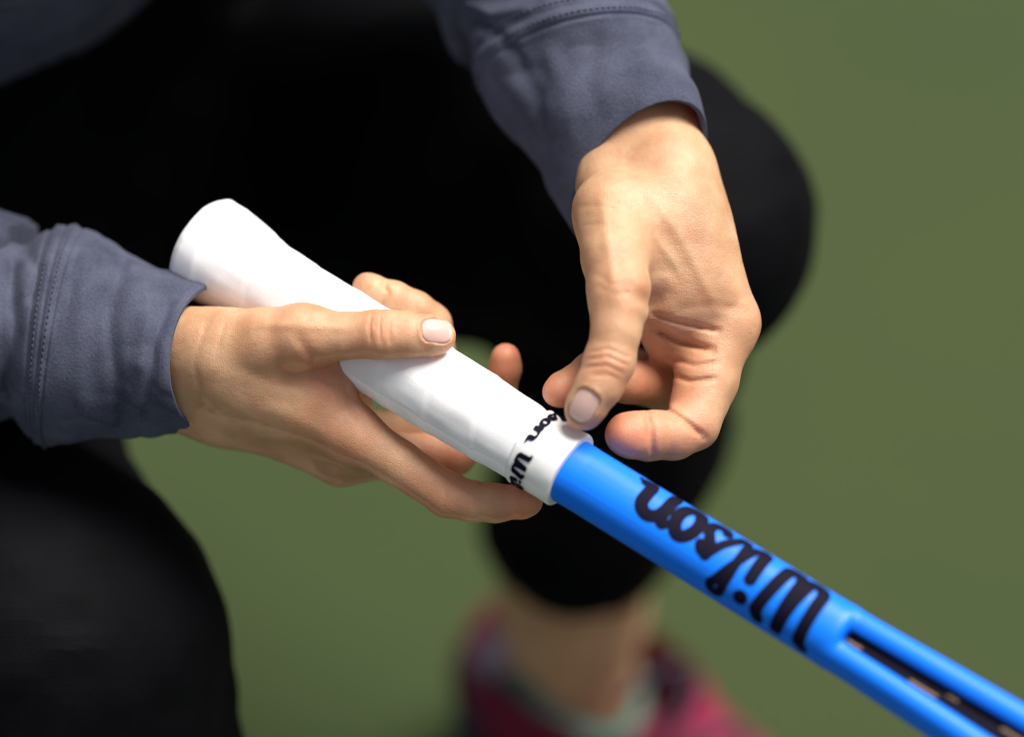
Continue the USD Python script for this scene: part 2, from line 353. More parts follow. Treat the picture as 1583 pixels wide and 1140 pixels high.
# ------------------------------------------------------------------ materials
GP = ('geometry', {})
skin_m = mat('skin', {
    'g': GP, 'a': ('attribute', {'attribute': 'tone'}),
    'n1': ('noise_texture', {'scale': 55.0, 'detail': 4.0}), 'n2': ('noise_texture', {'scale': 420.0, 'detail': 3.0}), 'n3': ('noise_texture', {'scale': 170.0, 'detail': 4.0, 'roughness': .65}),
    'v': ('voronoi_texture', {'scale': 1150.0, 'feature': 'distance_to_edge'}), 'mp': ('mapping', {'scale': (420.0, 1500.0, 900.0), 'rotation': (.5, .3, .6)}), 'v2': ('voronoi_texture', {'scale': 1.0, 'feature': 'distance_to_edge'}),
    'r': ('rgb_ramp', {'ramp': [(0.30, (.375, .205, .108)), (0.70, (.52, .322, .190))]}),
    'mx': ('mix_color', {'b': (.53, .185, .105)}),
    'mo': ('map_range', {'from_min': .42, 'from_max': .75, 'to_min': 0.0, 'to_max': .34, 'clamp': True}),
    'ta': ('math', {'math_type': 'multiply_add', 'value2': 0.66, 'use_clamp': True}),
    'vm': ('math', {'math_type': 'minimum', 'value2': 0.22}), 'vm2': ('math', {'math_type': 'minimum', 'value2': 0.16}),
    'hs': ('math', {'math_type': 'multiply_add', 'value2': 1.4}), 'hs2': ('math', {'math_type': 'multiply_add', 'value2': 1.6}),
    'rr': ('map_range', {'from_min': .3, 'from_max': .7, 'to_min': .40, 'to_max': .56}),
    'bp': ('bump', {'strength': 0.42, 'distance': 0.00045}),
    'p': ('principled_bsdf', {'specular_ior_level': 0.45, 'subsurface_weight': 0.2, 'subsurface_scale': 0.004, 'subsurface_radius': (1.0, .42, .24), 'subsurface_method': 'random_walk'})},
    [('g.position', 'n1.vector'), ('g.position', 'n2.vector'), ('g.position', 'n3.vector'), ('g.position', 'v.vector'), ('g.position', 'mp.vector'), ('mp.vector', 'v2.vector'),
     ('n1.fac', 'r.fac'), ('n3.fac', 'mo.value'), ('a.fac', 'ta.value1'), ('mo.result', 'ta.value3'), ('ta.value', 'mx.fac'), ('r.color', 'mx.a'),
     ('v.distance', 'vm.value1'), ('v2.distance', 'vm2.value1'), ('vm.value', 'hs.value1'), ('n2.fac', 'hs.value3'), ('vm2.value', 'hs2.value1'), ('hs.value', 'hs2.value3'), ('hs2.value', 'bp.height'), ('bp.normal', 'p.normal'),
     ('n2.fac', 'rr.value'), ('rr.result', 'p.roughness'), ('mx.result', 'p.base_color')], 'p.BSDF')
nail_m = mat('nail', {'a': ('attribute', {'attribute': 'free_edge'}), 'mx': ('mix_color', {'a': (.60, .35, .31), 'b': (.70, .55, .49)}), 'p': ('principled_bsdf', {'roughness': 0.36, 'specular_ior_level': 0.2, 'subsurface_weight': 0.2, 'subsurface_scale': 0.002})}, [('a.fac', 'mx.fac'), ('mx.result', 'p.base_color')], 'p.BSDF')
def cloth(name, c1, c2, fine, bump, sheen, rough=0.9, spec=0.15):
    return mat(name, {'g': GP, 'n': ('noise_texture', {'scale': fine, 'detail': 4.0, 'roughness': .65}), 'n0': ('noise_texture', {'scale': fine / 18, 'detail': 3.0}),
        'ad': ('math', {'math_type': 'multiply_add', 'value2': 0.45}), 'ml': ('math', {'math_type': 'multiply', 'value2': 0.55}),
        'r': ('rgb_ramp', {'ramp': [(0.32, c1), (0.68, c2)]}), 'bp': ('bump', {'strength': 0.7, 'distance': bump}),
        'p': ('principled_bsdf', {'roughness': rough, 'specular_ior_level': spec, 'sheen_weight': sheen, 'sheen_roughness': 0.5, 'sheen_tint': (.7, .75, 1.0)})},
        [('g.position', 'n.vector'), ('g.position', 'n0.vector'), ('n0.fac', 'ml.value1'), ('n.fac', 'ad.value1'), ('ml.value', 'ad.value3'), ('ad.value', 'r.fac'), ('r.color', 'p.base_color'), ('n.fac', 'bp.height'), ('bp.normal', 'p.normal')], 'p.BSDF')
hoodie_m = cloth('navy_sweatshirt', (.030, .034, .056), (.080, .086, .130), 850.0, .0005, 0.05)
thread_m = cloth('stitching_thread', (.034, .038, .062), (.062, .068, .104), 3000.0, .0001, 0.05)
legging_m = cloth('black_leggings', (.0010, .0010, .0016), (.0022, .0022, .0036), 900.0, .0003, 0.002, 0.72, 0.055)
shoe_m = cloth('maroon_mesh', (.115, .003, .022), (.175, .006, .038), 500.0, .0006, 0.0, 0.7, 0.3)
shoe2_m = cloth('dark_navy_mesh', (.010, .008, .020), (.02, .015, .034), 500.0, .0006, 0.0, 0.7, 0.3)
sole_m = mat('sole', {'p': ('principled_bsdf', {'base_color': (.03, .02, .04), 'roughness': .7})}, [], 'p.BSDF')
sock_m = cloth('teal_sock', (.05, .12, .10), (.09, .19, .16), 900.0, .0006, 0.0)
floor_m = mat('green_court', {'g': GP, 'n': ('noise_texture', {'scale': 1.6, 'detail': 4.0}), 'n2': ('noise_texture', {'scale': 900.0, 'detail': 2.0}),
    'r': ('rgb_ramp', {'ramp': [(0.35, (.0255, .0405, .0130)), (0.65, (.033, .0475, .0135))]}), 'bp': ('bump', {'strength': .6, 'distance': .001}),
    'p': ('principled_bsdf', {'roughness': .85, 'specular_ior_level': .2})},
    [('g.position', 'n.vector'), ('g.position', 'n2.vector'), ('n.fac', 'r.fac'), ('r.color', 'p.base_color'), ('n2.fac', 'bp.height'), ('bp.normal', 'p.normal')], 'p.BSDF')
grip_m = mat('white_overgrip', {'g': GP, 'n': ('noise_texture', {'scale': 1500.0, 'detail': 2.0}), 'n0': ('noise_texture', {'scale': 70.0, 'detail': 3.0}), 'r': ('rgb_ramp', {'ramp': [(0.3, (.78, .78, .81)), (0.7, (.86, .86, .88))]}),
    'bp': ('bump', {'strength': .4, 'distance': .0002}), 'p': ('principled_bsdf', {'roughness': .6, 'specular_ior_level': .35, 'subsurface_weight': .1, 'subsurface_scale': .002})},
    [('g.position', 'n.vector'), ('g.position', 'n0.vector'), ('n0.fac', 'r.fac'), ('r.color', 'p.base_color'), ('n.fac', 'bp.height'), ('bp.normal', 'p.normal')], 'p.BSDF')
tape_m = mat('white_tape', {'p': ('principled_bsdf', {'base_color': (.80, .80, .80), 'roughness': .45})}, [], 'p.BSDF')
blue_m = mat('blue_lacquer', {'g': GP, 'n': ('noise_texture', {'scale': 2500.0, 'detail': 1.0}), 'bp': ('bump', {'strength': .06, 'distance': .0002}), 'p': ('principled_bsdf', {'base_color': (.001, .155, .80), 'roughness': .40, 'specular_ior_level': .3})},
    [('g.position', 'n.vector'), ('n.fac', 'bp.height'), ('bp.normal', 'p.normal')], 'p.BSDF')
black_m = mat('black_print', {'p': ('principled_bsdf', {'base_color': (.004, .003, .012), 'roughness': .65, 'specular_ior_level': .08})}, [], 'p.BSDF')
tan_m = mat('tan_print', {'p': ('principled_bsdf', {'base_color': (.15, .085, .035), 'roughness': .5})}, [], 'p.BSDF')
string_m = mat('string', {'p': ('principled_bsdf', {'base_color': (.7, .7, .65), 'roughness': .4})}, [], 'p.BSDF')

class common_tube:
    @staticmethod
    def tube(points, r, sides=8):
        p = np.asarray(points, float); t = np.gradient(p, axis=0); t /= np.linalg.norm(t, axis=1, keepdims=True)
        a = np.cross(t, [0.1, 0.2, 1.0]); a /= np.linalg.norm(a, axis=1, keepdims=True); b = np.cross(t, a)
        an = np.arange(sides) * 2 * np.pi / sides; rr = np.broadcast_to(r, (len(p),))[:, None, None]
        v = (p[:, None] + rr * (np.cos(an)[None, :, None] * a[:, None] + np.sin(an)[None, :, None] * b[:, None])).reshape(-1, 3)
        i, j = np.meshgrid(np.arange(len(p) - 1), np.arange(sides), indexing='ij'); j2 = (j + 1) % sides
        q = np.stack([i * sides + j, i * sides + j2, (i + 1) * sides + j2, (i + 1) * sides + j], -1).reshape(-1, 4)
        n = len(p); caps = []
        for k in range(1, sides - 1): caps += [(0, k + 1, k), ((n - 1) * sides, (n - 1) * sides + k, (n - 1) * sides + k + 1)]
        return v, np.vstack([q[:, [0, 1, 2]], q[:, [0, 2, 3]], np.array(caps)])

# ------------------------------------------------------------------ the setting
g = np.linspace(-1, 1, 41); g = np.sign(g) * np.abs(g) ** 2 * 60
xx_, yy_ = np.meshgrid(g, g, indexing='ij'); q = np.arange(41 * 41).reshape(41, 41)
ff = np.stack([q[:-1, :-1], q[1:, :-1], q[1:, 1:], q[:-1, 1:]], -1).reshape(-1, 4)
ff = np.vstack([ff[:, [0, 1, 2]], ff[:, [0, 2, 3]]])
fl = obj('court_floor', (np.stack([xx_.ravel(), yy_.ravel(), np.zeros(41 * 41)], 1), ff), floor_m, None)
tag(fl, 'plain green hard tennis court surface under the player', 'floor', kind='structure')

# ------------------------------------------------------------------ the person
person, PB = thing('person', 'seated person in navy sweatshirt and black leggings holding a racket handle in both hands', 'person', world(PELV) * [1, 1, 0])
bp_ = obj('body', (world(bv), bf), skin_m, person, PB)
UsdGeom.PrimvarsAPI(bp_).CreatePrimvar('tone', Sdf.ValueTypeNames.FloatArray, 'vertex').Set(Vt.FloatArray.FromNumpy(tone.astype(np.float32)))
for raw, spec in ((right_raw, RIGHT), (left_raw, LEFT)):
    nm, fe = nail_mesh(raw, spec); np_ = obj('thumbnail', nm, nail_m, person, PB)
    UsdGeom.PrimvarsAPI(np_).CreatePrimvar('free_edge', Sdf.ValueTypeNames.FloatArray, 'vertex').Set(Vt.FloatArray.FromNumpy(fe.astype(np.float32)))

def leggings(p):
    d = smin(limbs(p, 0), smin(cone(p, PELV + LR * 50, PELV + UP * 230 + FWD * 20 + LR * 45, 116, 108), cone(p, PELV - LR * 50, PELV + UP * 230 + FWD * 20 - LR * 45, 116, 108), 30), 30)
    d = smin(d, cone(p, at(-250, 420, -340), at(400, 250, -390), 95, 92), 30)
    w = (meshkit.noise(p / [55, 30, 40], 7) - .5) * 6 + (meshkit.noise(p / [26, 13, 20], 8) - .5) * 2.6
    d = d + w * (np.abs(d) < 25)
    for A, K_, c in ((ANK_L, KNEE_L, 76), (ANK_R, KNEE_R, 76)):
        u = ankle_up(A, K_)
        side = (p - A) @ u - c
        near = np.linalg.norm(p - A, axis=1) < 190
        d = np.where(near, np.maximum(d, -side), d)
    return d
lg = surface(leggings, LO, HI, 6.0)
obj('leggings', (world(lg[0]), lg[1]), legging_m, person, PB)

def torso(p):
    d = smin(trunk(p, 14), arms(p, 9), 30)
    w = (meshkit.noise(p / [60, 40, 40], 11) - .5) * 12 + (meshkit.noise(p / [22, 30, 22], 12) - .5) * 4
    d = d + w * (np.abs(d) < 30)
    h = (p - PELV) @ UP + ((p - PELV) @ FWD) * 0.12
    HEM = 171
    d = d - 4 * np.exp(-((h - HEM - 22) / 14) ** 2) + 2.0 * np.exp(-((h - HEM - 46) / 4) ** 2) + 1.6 * np.exp(-((h - HEM - 56) / 3) ** 2)
    low = np.where(np.minimum(np.linalg.norm(p - WR_L, axis=1), np.linalg.norm(p - WR_R, axis=1)) < 150, -1e3, HEM - h)
    d = np.maximum(d, low)
    wl = lambda W, E: 45 - (p - W) @ ((E - W) / np.linalg.norm(E - W))
    for W, E in ((WR_L, EL_L), (WR_R, EL_R)):
        d = np.where(np.linalg.norm(p - W, axis=1) < 110, np.maximum(d, wl(W, E)), d)
    return d
to = surface(torso, LO, HI, 6.0)
shirt = obj('sweatshirt', (world(to[0]), to[1]), hoodie_m, person, PB)

def sleeve(stations, folds, thick=3.0, NS=260, NT=180):
    """stations: (s, edge px a, edge px b, dz, depth radius, lean px) along the arm to the open end."""
    S = np.array([x[0] for x in stations], float)
    cols = np.array([[*x[1], *x[2], x[3], x[4], *x[5]] for x in stations], float)
    from scipy.interpolate import PchipInterpolator
    I = PchipInterpolator(S, cols)
    s = np.linspace(S[0], S[-1], NS); th = np.linspace(0, 2 * np.pi, NT, endpoint=False)
    C = I(s)[:, None, :]; c, sn = np.cos(th)[None], np.sin(th)[None]
    def pos(grow):
        ax, ay, bx, by, dz, b, lx, ly = np.moveaxis(C, -1, 0)
        hx, hy = (bx - ax) / 2, (by - ay) / 2
        L = np.hypot(hx, hy); gx = 1 + grow / (L * 0.2716)
        px = (ax + bx) / 2 + hx * c * gx + lx * sn; py = (ay + by) / 2 + hy * c * gx + ly * sn
        z = dz + (b + grow) * sn
        k = K * (D - z)
        return np.stack([(px - 791.5) * k, (570 - py) * k, z], -1)
    SS, TH = np.broadcast_arrays(s[:, None], th[None])
    disp = folds(SS, TH, pos(np.zeros((NS, NT))))
    end = np.clip((S[-1] - SS) / 0.03, 0, 1)
    outer = pos(disp - 0.9 * (1 - np.sqrt(end)))
    inner = pos(disp - thick + 0.4 * (1 - np.sqrt(end)))
    V = np.vstack([outer.reshape(-1, 3), inner.reshape(-1, 3)]); n = NS * NT
    i, j = np.meshgrid(np.arange(NS - 1), np.arange(NT), indexing='ij'); j2 = (j + 1) % NT
    q = np.stack([i * NT + j, i * NT + j2, (i + 1) * NT + j2, (i + 1) * NT + j], -1).reshape(-1, 4)
    e = np.arange(NT); e2 = (e + 1) % NT; L = (NS - 1) * NT
    rim = np.stack([L + e, L + e2, n + L + e2, n + L + e], -1); rim0 = np.stack([e2, e, n + e, n + e2], -1)
    Q = np.vstack([q, q[:, ::-1] + n, rim, rim0]); F = np.vstack([Q[:, [0, 1, 2]], Q[:, [0, 2, 3]]])
    m = trimesh.Trimesh(world(V), F, process=False)
    if m.volume < 0: m.invert()
    # where the inner wall would bulge through the wrist nothing is done: the sleeve is loose
    top = outer
    return m, top, s, th
def stitches(top, s, th, rows, n=110):
    V, F, k = [], [], 0
    for s0 in rows:
        i = int(np.argmin(np.abs(s - s0))); ring = top[i]; c = ring.mean(0); N = len(ring)
        for a in range(0, n):
            t0 = a / n * N; t1 = (a + .62) / n * N
            f = lambda t: ring[int(t) % N] * (1 - t % 1) + ring[(int(t) + 1) % N] * (t % 1)
            p0, p1 = f(t0), f(t1); out = (p0 + p1) / 2 - c; out /= np.linalg.norm(out)
            v, g = common_tube.tube([p0, (p0 + p1) / 2 + out * .3, p1], [.3, .42, .3], 5); V.append(v); F.append(g + k); k += len(v)
    return world(np.vstack(V)), np.vstack(F)

def ridge(x, c, w): return np.exp(-((x - c) / w) ** 2)
def wrap(a): return (a + np.pi) % (2 * np.pi) - np.pi

def folds_right(s, t, P):
    x, y = pix(P.reshape(-1, 3)); x, y = x.reshape(s.shape), y.reshape(s.shape)
    front = np.clip(np.sin(t) * 3 + 0.5, 0, 1)
    d = (meshkit.noise(P / [16, 30, 22], 21) - .5) * 6 + (np.abs(meshkit.noise(P / [9, 16, 11], 22) - .5) * 2 - .5) * 1.3
    d = d + 2.4 * ridge(s, .40, .045) - 2.6 * ridge(s, .30, .022) - 1.1 * ridge(s, .36, .006) - 1.0 * ridge(s, .395, .006) - .9 * ridge(s, .43, .006)
    fold = lambda pts, a, w: a * np.exp(-(seg(x, y, pts) / w) ** 2) * front
    d = d + fold([(262, 470), (240, 530), (225, 640)], -2.6, 9) + fold([(285, 470), (255, 520), (250, 600)], 2.2, 12)
    d = d + fold([(205, 420), (235, 470), (215, 560)], 1.5, 15) + fold([(150, 380), (120, 480), (130, 640)], 1.2, 18) + fold([(190, 400), (170, 500), (185, 650)], -1.6, 12)
    d = d + fold([(20, 400), (25, 520), (5, 620)], -3, 10) + fold([(45, 380), (60, 420), (50, 460)], -2.0, 9) + fold([(240, 600), (280, 630), (300, 660)], -1.3, 7)
    return d * np.clip((1.02 - s) * 6, .35, 1)
def seg(x, y, pts):
    L = np.array(pts, float); best = None
    for a, b in zip(L[:-1], L[1:]):
        ba = b - a; h = np.clip(((x - a[0]) * ba[0] + (y - a[1]) * ba[1]) / (ba @ ba), 0, 1)
        e = np.hypot(x - a[0] - h * ba[0], y - a[1] - h * ba[1]); best = e if best is None else np.minimum(best, e)
    return best
sr, top_r, s_r, th_r = sleeve([(0.0, (-150, 330), (-150, 690), -60, 46, (-25, 0)), (.16, (-60, 345), (-60, 680), -52, 44, (-25, 0)), (.28, (25, 372), (10, 655), -46, 39, (-25, 4)),
              (.36, (78, 362), (50, 676), -42, 40, (-20, 4)), (.46, (140, 362), (85, 686), -38, 40, (-25, 4)), (.62, (200, 398), (160, 680), -32, 37, (-28, 2)), (.80, (255, 422), (225, 668), -24, 33, (-40, 2)), (1.0, (326, 438), (314, 667), -16, 29, (-57, 4))], folds_right)
obj('sleeve', sr, hoodie_m, shirt, PB, label='crumpled right sleeve pushed up to the wrist')

def folds_left(s, t, P):
    x, y = pix(P.reshape(-1, 3)); x, y = x.reshape(s.shape), y.reshape(s.shape)
    front = np.clip(np.sin(t) * 3 + 0.5, 0, 1)
    d = (meshkit.noise(P / [30, 22, 24], 31) - .5) * 5 + (np.abs(meshkit.noise(P / [16, 11, 12], 32) - .5) * 2 - .5) * 1.1
    sm = s + .05 * np.sin(t)
    d = d + 1.6 * ridge(s, .47, .03) - 2.2 * ridge(s, .405, .02) - 1.0 * ridge(s, .452, .006) - 1.0 * ridge(s, .485, .006)
    fold = lambda pts, a, w: a * np.exp(-(seg(x, y, pts) / w) ** 2) * front
    d = d + fold([(800, 110), (830, 150), (850, 210)], -1.6, 14) + fold([(850, 90), (880, 150), (890, 220)], 1.4, 18) + fold([(920, 60), (910, 130), (930, 180)], -1.0, 16)
    d = d + fold([(1000, 20), (1030, 90), (1060, 150)], -1.2, 9) + fold([(740, 30), (780, 60), (800, 100)], -2, 10) + fold([(720, 10), (760, 20), (810, 10)], 2.0, 9)
    return d * np.clip((1.02 - s) * 6, .35, 1)
sl, top_l, s_l, th_l = sleeve([(0.0, (560, -250), (900, -330), -150, 50, (10, -45)), (.2, (625, -120), (975, -190), -115, 47, (10, -50)), (.38, (700, 20), (1030, -20), -76, 42, (12, -55)), (.47, (735, 112), (1044, 62), -62, 38, (14, -70)),
              (.6, (772, 172), (1056, 108), -52, 32, (16, -70)), (.8, (830, 235), (1070, 155), -37, 24, (18, -88)), (1.0, (881, 314), (1093, 226), -24, 17, (18, -106))], folds_left)
obj('sleeve', sl, hoodie_m, shirt, PB, label='smooth left sleeve with a wide cuff over the wrist')

obj('stitching', stitches(top_r, s_r, th_r, (.375, .412)), thread_m, shirt, PB)
obj('stitching', stitches(top_l, s_l, th_l, (.440, .468)), thread_m, shirt, PB)

# shoes
def build_shoe(A, f, up):
    w = world(A); org = w * [1, 1, 0]; s = np.cross([0, 0, 1.0], f)
    Rm = np.stack([f, s, [0, 0, 1.0]])
    tow = lambda v: org + np.asarray(v) @ Rm
    tilt = (up @ np.stack([R_, U_, T_])); tilt = tilt / np.linalg.norm(tilt)     # world direction of the shin
    al = np.array([tilt @ f, tilt @ s, tilt[2]])
    def shell(p):
        d = chain(p, [(np.array([-.035, 0, .055]), .038), (np.array([.02, 0, .062]), .043), (np.array([.09, 0, .050]), .041), (np.array([.155, -.004, .036]), .033), (np.array([.185, -.006, .033]), .026)], .02)
        return smin(d, cone(p, np.array([-.022, 0, .085]), np.array([.038, 0, .085]), .046, .046), .02)
    def upper(p):
        d = shell(p)
        d = np.maximum(d, -np.maximum(cone(p, np.array([-.022, 0, .12]), np.array([.034, 0, .12]), .041, .041) * 0 + np.hypot(np.maximum(np.abs(p[:, 0] - .006) - .028, 0), p[:, 1]) - .0415, .06 - p[:, 2]))
        top = p[:, 2] - (.106 + .022 * np.clip((np.abs(p[:, 0] - .006) - .01) / .05, 0, 1))
        return np.maximum(np.maximum(d, top), .022 - p[:, 2])
    v, fc = surface(upper, (-.1, -.07, 0), (.24, .07, .16), .0035)
    sh = obj('shoe', (tow(v), fc), shoe_m, person, PB, label='crimson mesh running shoe with dark heel')
    out = shapely.union_all([Point(-.035, 0).buffer(.037), Point(.02, 0).buffer(.038), Point(.1, -.002).buffer(.043), Point(.18, -.006).buffer(.034), LineString([(-.035, 0), (.1, 0)]).buffer(.036), LineString([(.1, -.002), (.18, -.006)]).buffer(.036)]).buffer(.004).simplify(.0006)
    e = trimesh.creation.extrude_polygon(out, .024, engine='earcut'); obj('sole', (tow(e.vertices + [0, 0, .001]), e.faces), sole_m, sh, PB, smooth=30)
    rg = lambda p: np.maximum(np.maximum(shell(p) - .0018, np.maximum(p[:, 2] - .08, .023 - p[:, 2])), p[:, 0] + .03)
    v, fc = surface(rg, (-.1, -.07, 0), (.05, .07, .16), .003); obj('heel_counter', (tow(v), fc), shoe2_m, sh, PB)
    for k in range(5):
        x = .055 + k * .018; t = np.linspace(-1, 1, 15)
        y = t * .024; pts = np.stack([np.full(15, x) + t * .006 * (-1) ** k, y, np.full(15, .2)], 1)
        for _ in range(40): pts[:, 2] -= np.clip(shell(pts), -.01, .02)
        pts[:, 2] += .001
        v, fc = common_tube.tube(pts, .0028); obj('lace', (tow(v), fc), shoe2_m, sh, PB)
    def sock(p):
        c0 = np.array([0, 0, .06]); q = (p - c0) @ al
        top = q - .047 + p[:, 0] * .6 + p[:, 1] * .3
        return np.maximum(np.maximum(cone(p, c0, c0 + al * .2, .0398, .0398), top), .01 - q)
    v, fc = surface(sock, (-.07, -.07, .03), (.07, .07, .2), .003); obj('sock', (tow(v), fc), sock_m, person, PB)
build_shoe(ANK_L, FOOT_L, KNEE_L - ANK_L)
build_shoe(ANK_R, FOOT_R, KNEE_R - ANK_R)

# ------------------------------------------------------------------ the racket: x along its axis from the butt, y across, z through the face (mm)
AX = np.array([.805, -.492, .335]); AX /= np.linalg.norm(AX)
O0 = at(599, 554, 0) - AX * 104.0
zt = np.array([0, 0, 1.0]) - AX * AX[2]; zt /= np.linalg.norm(zt); yt = np.cross(zt, AX)
ROLL = math.radians(-18)
FY = math.cos(ROLL) * yt + math.sin(ROLL) * zt; FZ = np.cross(AX, FY)
def rk(v): v = np.asarray(v, float); return world(O0 + v[:, :1] * AX + v[:, 1:2] * FY + v[:, 2:3] * FZ)
def x_of(t):
    lo, hi = -50.0, 700.0
    for _ in range(50):
        mid = (lo + hi) / 2; a, b = pix((O0 + AX * mid)[None]); v = .853 * a[0] + .522 * b[0]
        lo, hi = (mid, hi) if v < t else (lo, mid)
    return lo
racket, RB = thing('tennis_racket', 'blue tennis racket with white overgrip being wrapped, black lettering along its shaft', 'tennis racket', rk(np.zeros((1, 3)))[0])
def octa(phi, b):
    a = (phi + np.pi / 8) % (np.pi / 4) - np.pi / 8
    return 1 - b + b * np.cos(np.pi / 8) / np.cos(a) * 1.03
def skinof(xs, rad, NT=160):
    """Closed tube along x; rad(x, phi) -> (ry, rz) of the section at each angle."""
    ph = np.linspace(0, 2 * np.pi, NT, endpoint=False); X, PH = np.meshgrid(xs, ph, indexing='ij'); y, z = rad(X, PH)
    V = np.stack([X, y, z], -1).reshape(-1, 3); N = len(xs)
    i, j = np.meshgrid(np.arange(N - 1), np.arange(NT), indexing='ij'); j2 = (j + 1) % NT
    q = np.stack([i * NT + j, i * NT + j2, (i + 1) * NT + j2, (i + 1) * NT + j], -1).reshape(-1, 4)
    V = np.vstack([V, [[xs[0], 0, 0], [xs[-1], 0, 0]]]); e = np.arange(NT); e2 = (e + 1) % NT; L = (N - 1) * NT
    F = np.vstack([q[:, [0, 1, 2]], q[:, [0, 2, 3]], np.stack([e2, e, np.full(NT, N * NT)], 1), np.stack([L + e, L + e2, np.full(NT, N * NT + 1)], 1)])
    m = trimesh.Trimesh(V, F[:, ::-1], process=False)
    if m.volume < 0: m.invert()
    return m
X_TAPE, X_BLUE = x_of(1082), x_of(1133)
def grip_r(x): return np.interp(x, [0, 2, 5, 14, 26, 38, 60, 120, 150, X_TAPE, 230], [15.5, 20.0, 22.2, 22.5, 20.9, 18.3, 17.9, 18.2, 17.6, 15.9, 15.2])
def grip_sec(X, PH, lift=0.0, wrapd=True):
    r = grip_r(X)
    r = r * octa(PH, .16)
    if wrapd:
        ph = ((X - 6) / 24 - PH / (2 * np.pi)) % 1
        r = r + .42 * (ph - .5) * np.clip(np.minimum(ph, 1 - ph) / .06, 0, 1)
        P = np.stack([X, np.cos(PH) * 18, np.sin(PH) * 18], -1); r = r + (meshkit.noise(P / 9, 41) - .5) * .8 + (meshkit.noise(P / [14, 4, 4], 43) - .5) * .3
    return (r + lift) * np.cos(PH), (r + lift) * np.sin(PH) * .96
xs = np.concatenate([np.linspace(0, 14, 24), np.linspace(14.5, X_TAPE + 3, 260)])
o = skinof(xs, grip_sec); obj('overgrip', (rk(o.vertices), o.faces), grip_m, racket, RB)
xt = np.linspace(X_TAPE - 7, X_BLUE, 40)
def tape_sec(X, PH):
    e = np.clip((X_BLUE - X) / 1.2, 0, 1) * np.clip((X - X_TAPE + 7) / 1.2, 0, 1)
    P = np.stack([X, np.cos(PH) * 18, np.sin(PH) * 18], -1)
    return grip_sec(X, PH, .45 + .5 * np.sqrt(e) + (meshkit.noise(P / 6, 42) - .5) * .5, False)
tp = skinof(xt, tape_sec); obj('finishing_tape', (rk(tp.vertices), tp.faces), tape_m, racket, RB)
X_SPLIT = x_of(1612)
def shaft_r(x): return np.interp(x, [X_BLUE - 12, X_BLUE, X_BLUE + 8, X_BLUE + 40, X_SPLIT - 45, X_SPLIT + 5], [13.9, 13.9, 13.6, 13.6, 13.8, 13.9])
def sup(PH, n): c, s = np.cos(PH), np.sin(PH); k = (np.abs(c) ** n + np.abs(s) ** n) ** (-1 / n); return k * c, k * s
def shaft_sec(X, PH): c, s = sup(PH, 2.3); r = shaft_r(X); return r * c, r * s * .92
# throat: shaft and two arms with a slot, as one solid cut by the slot and spread into the hoop
def spread(x): return np.interp(x, [X_SPLIT - 30, X_SPLIT, X_SPLIT + 30, X_SPLIT + 90, X_SPLIT + 150, X_SPLIT + 200, X_SPLIT + 265], [6.6, 7.2, 7.9, 9.4, 16, 42, 88])
def arm_w(x): return np.interp(x, [X_SPLIT - 16, X_SPLIT + 2, X_SPLIT + 14, X_SPLIT + 60], [6.2, 6.4, 6.2, 6.5])
def throat(p):
    x, y, z = p.T
    sl_ = 2.3; rn = (np.abs(y) ** sl_ + np.abs(z / .92) ** sl_) ** (1 / sl_)
    d = np.maximum(-smin(shaft_r(x) - rn, X_SPLIT + 6 - x, 5.0), X_BLUE - 10 - x)
    sp = spread(x); slope = (spread(x + 1) - spread(x - 1)) / 2
    u = (np.abs(y) - sp) / np.sqrt(1 + slope ** 2); w = arm_w(x); h = np.interp(x, [X_SPLIT - 8, X_SPLIT + 4, X_SPLIT + 40], [7.5, 9.6, 10.2])
    k = (np.abs(u / w) ** 2.4 + np.abs(z / h) ** 2.4) ** (1 / 2.4)
    e = np.maximum((k - 1) * w, np.maximum(X_SPLIT - 8 - x, x - X_SPLIT - 262))
    return smin(d, e, np.interp(x, [X_SPLIT - 6, X_SPLIT + 4], [.01, 1.6]))
tv, tf = surface(throat, (X_BLUE - 13, -105, -16), (X_SPLIT + 268, 105, 16), 1.5)
obj('throat', (rk(tv), tf), blue_m, racket, RB)
# black inside of the slot
for sgn in (1, -1):
    x = np.linspace(X_SPLIT + 3, X_SPLIT + 150, 60); zz_ = np.linspace(-8, 8, 8)
    xg, zg = np.meshgrid(x, zz_, indexing='ij'); yi = sgn * (spread(xg) - arm_w(xg) * (1 - np.abs(zg / 10.7) ** 2.4) ** (1 / 2.4) - .25)
    b = np.stack([xg, yi, zg], -1).reshape(-1, 3); n8 = 8; i, j = np.meshgrid(np.arange(59), np.arange(7), indexing='ij')
    q = np.stack([i * n8 + j, i * n8 + j + 1, (i + 1) * n8 + j + 1, (i + 1) * n8 + j], -1).reshape(-1, 4); F = np.vstack([q[:, [0, 1, 2]], q[:, [0, 2, 3]]])
    if sgn > 0: F = F[:, ::-1]
    obj('inner_panel', (rk(b), F), black_m, racket, RB, label='black panel on the inside of the throat')
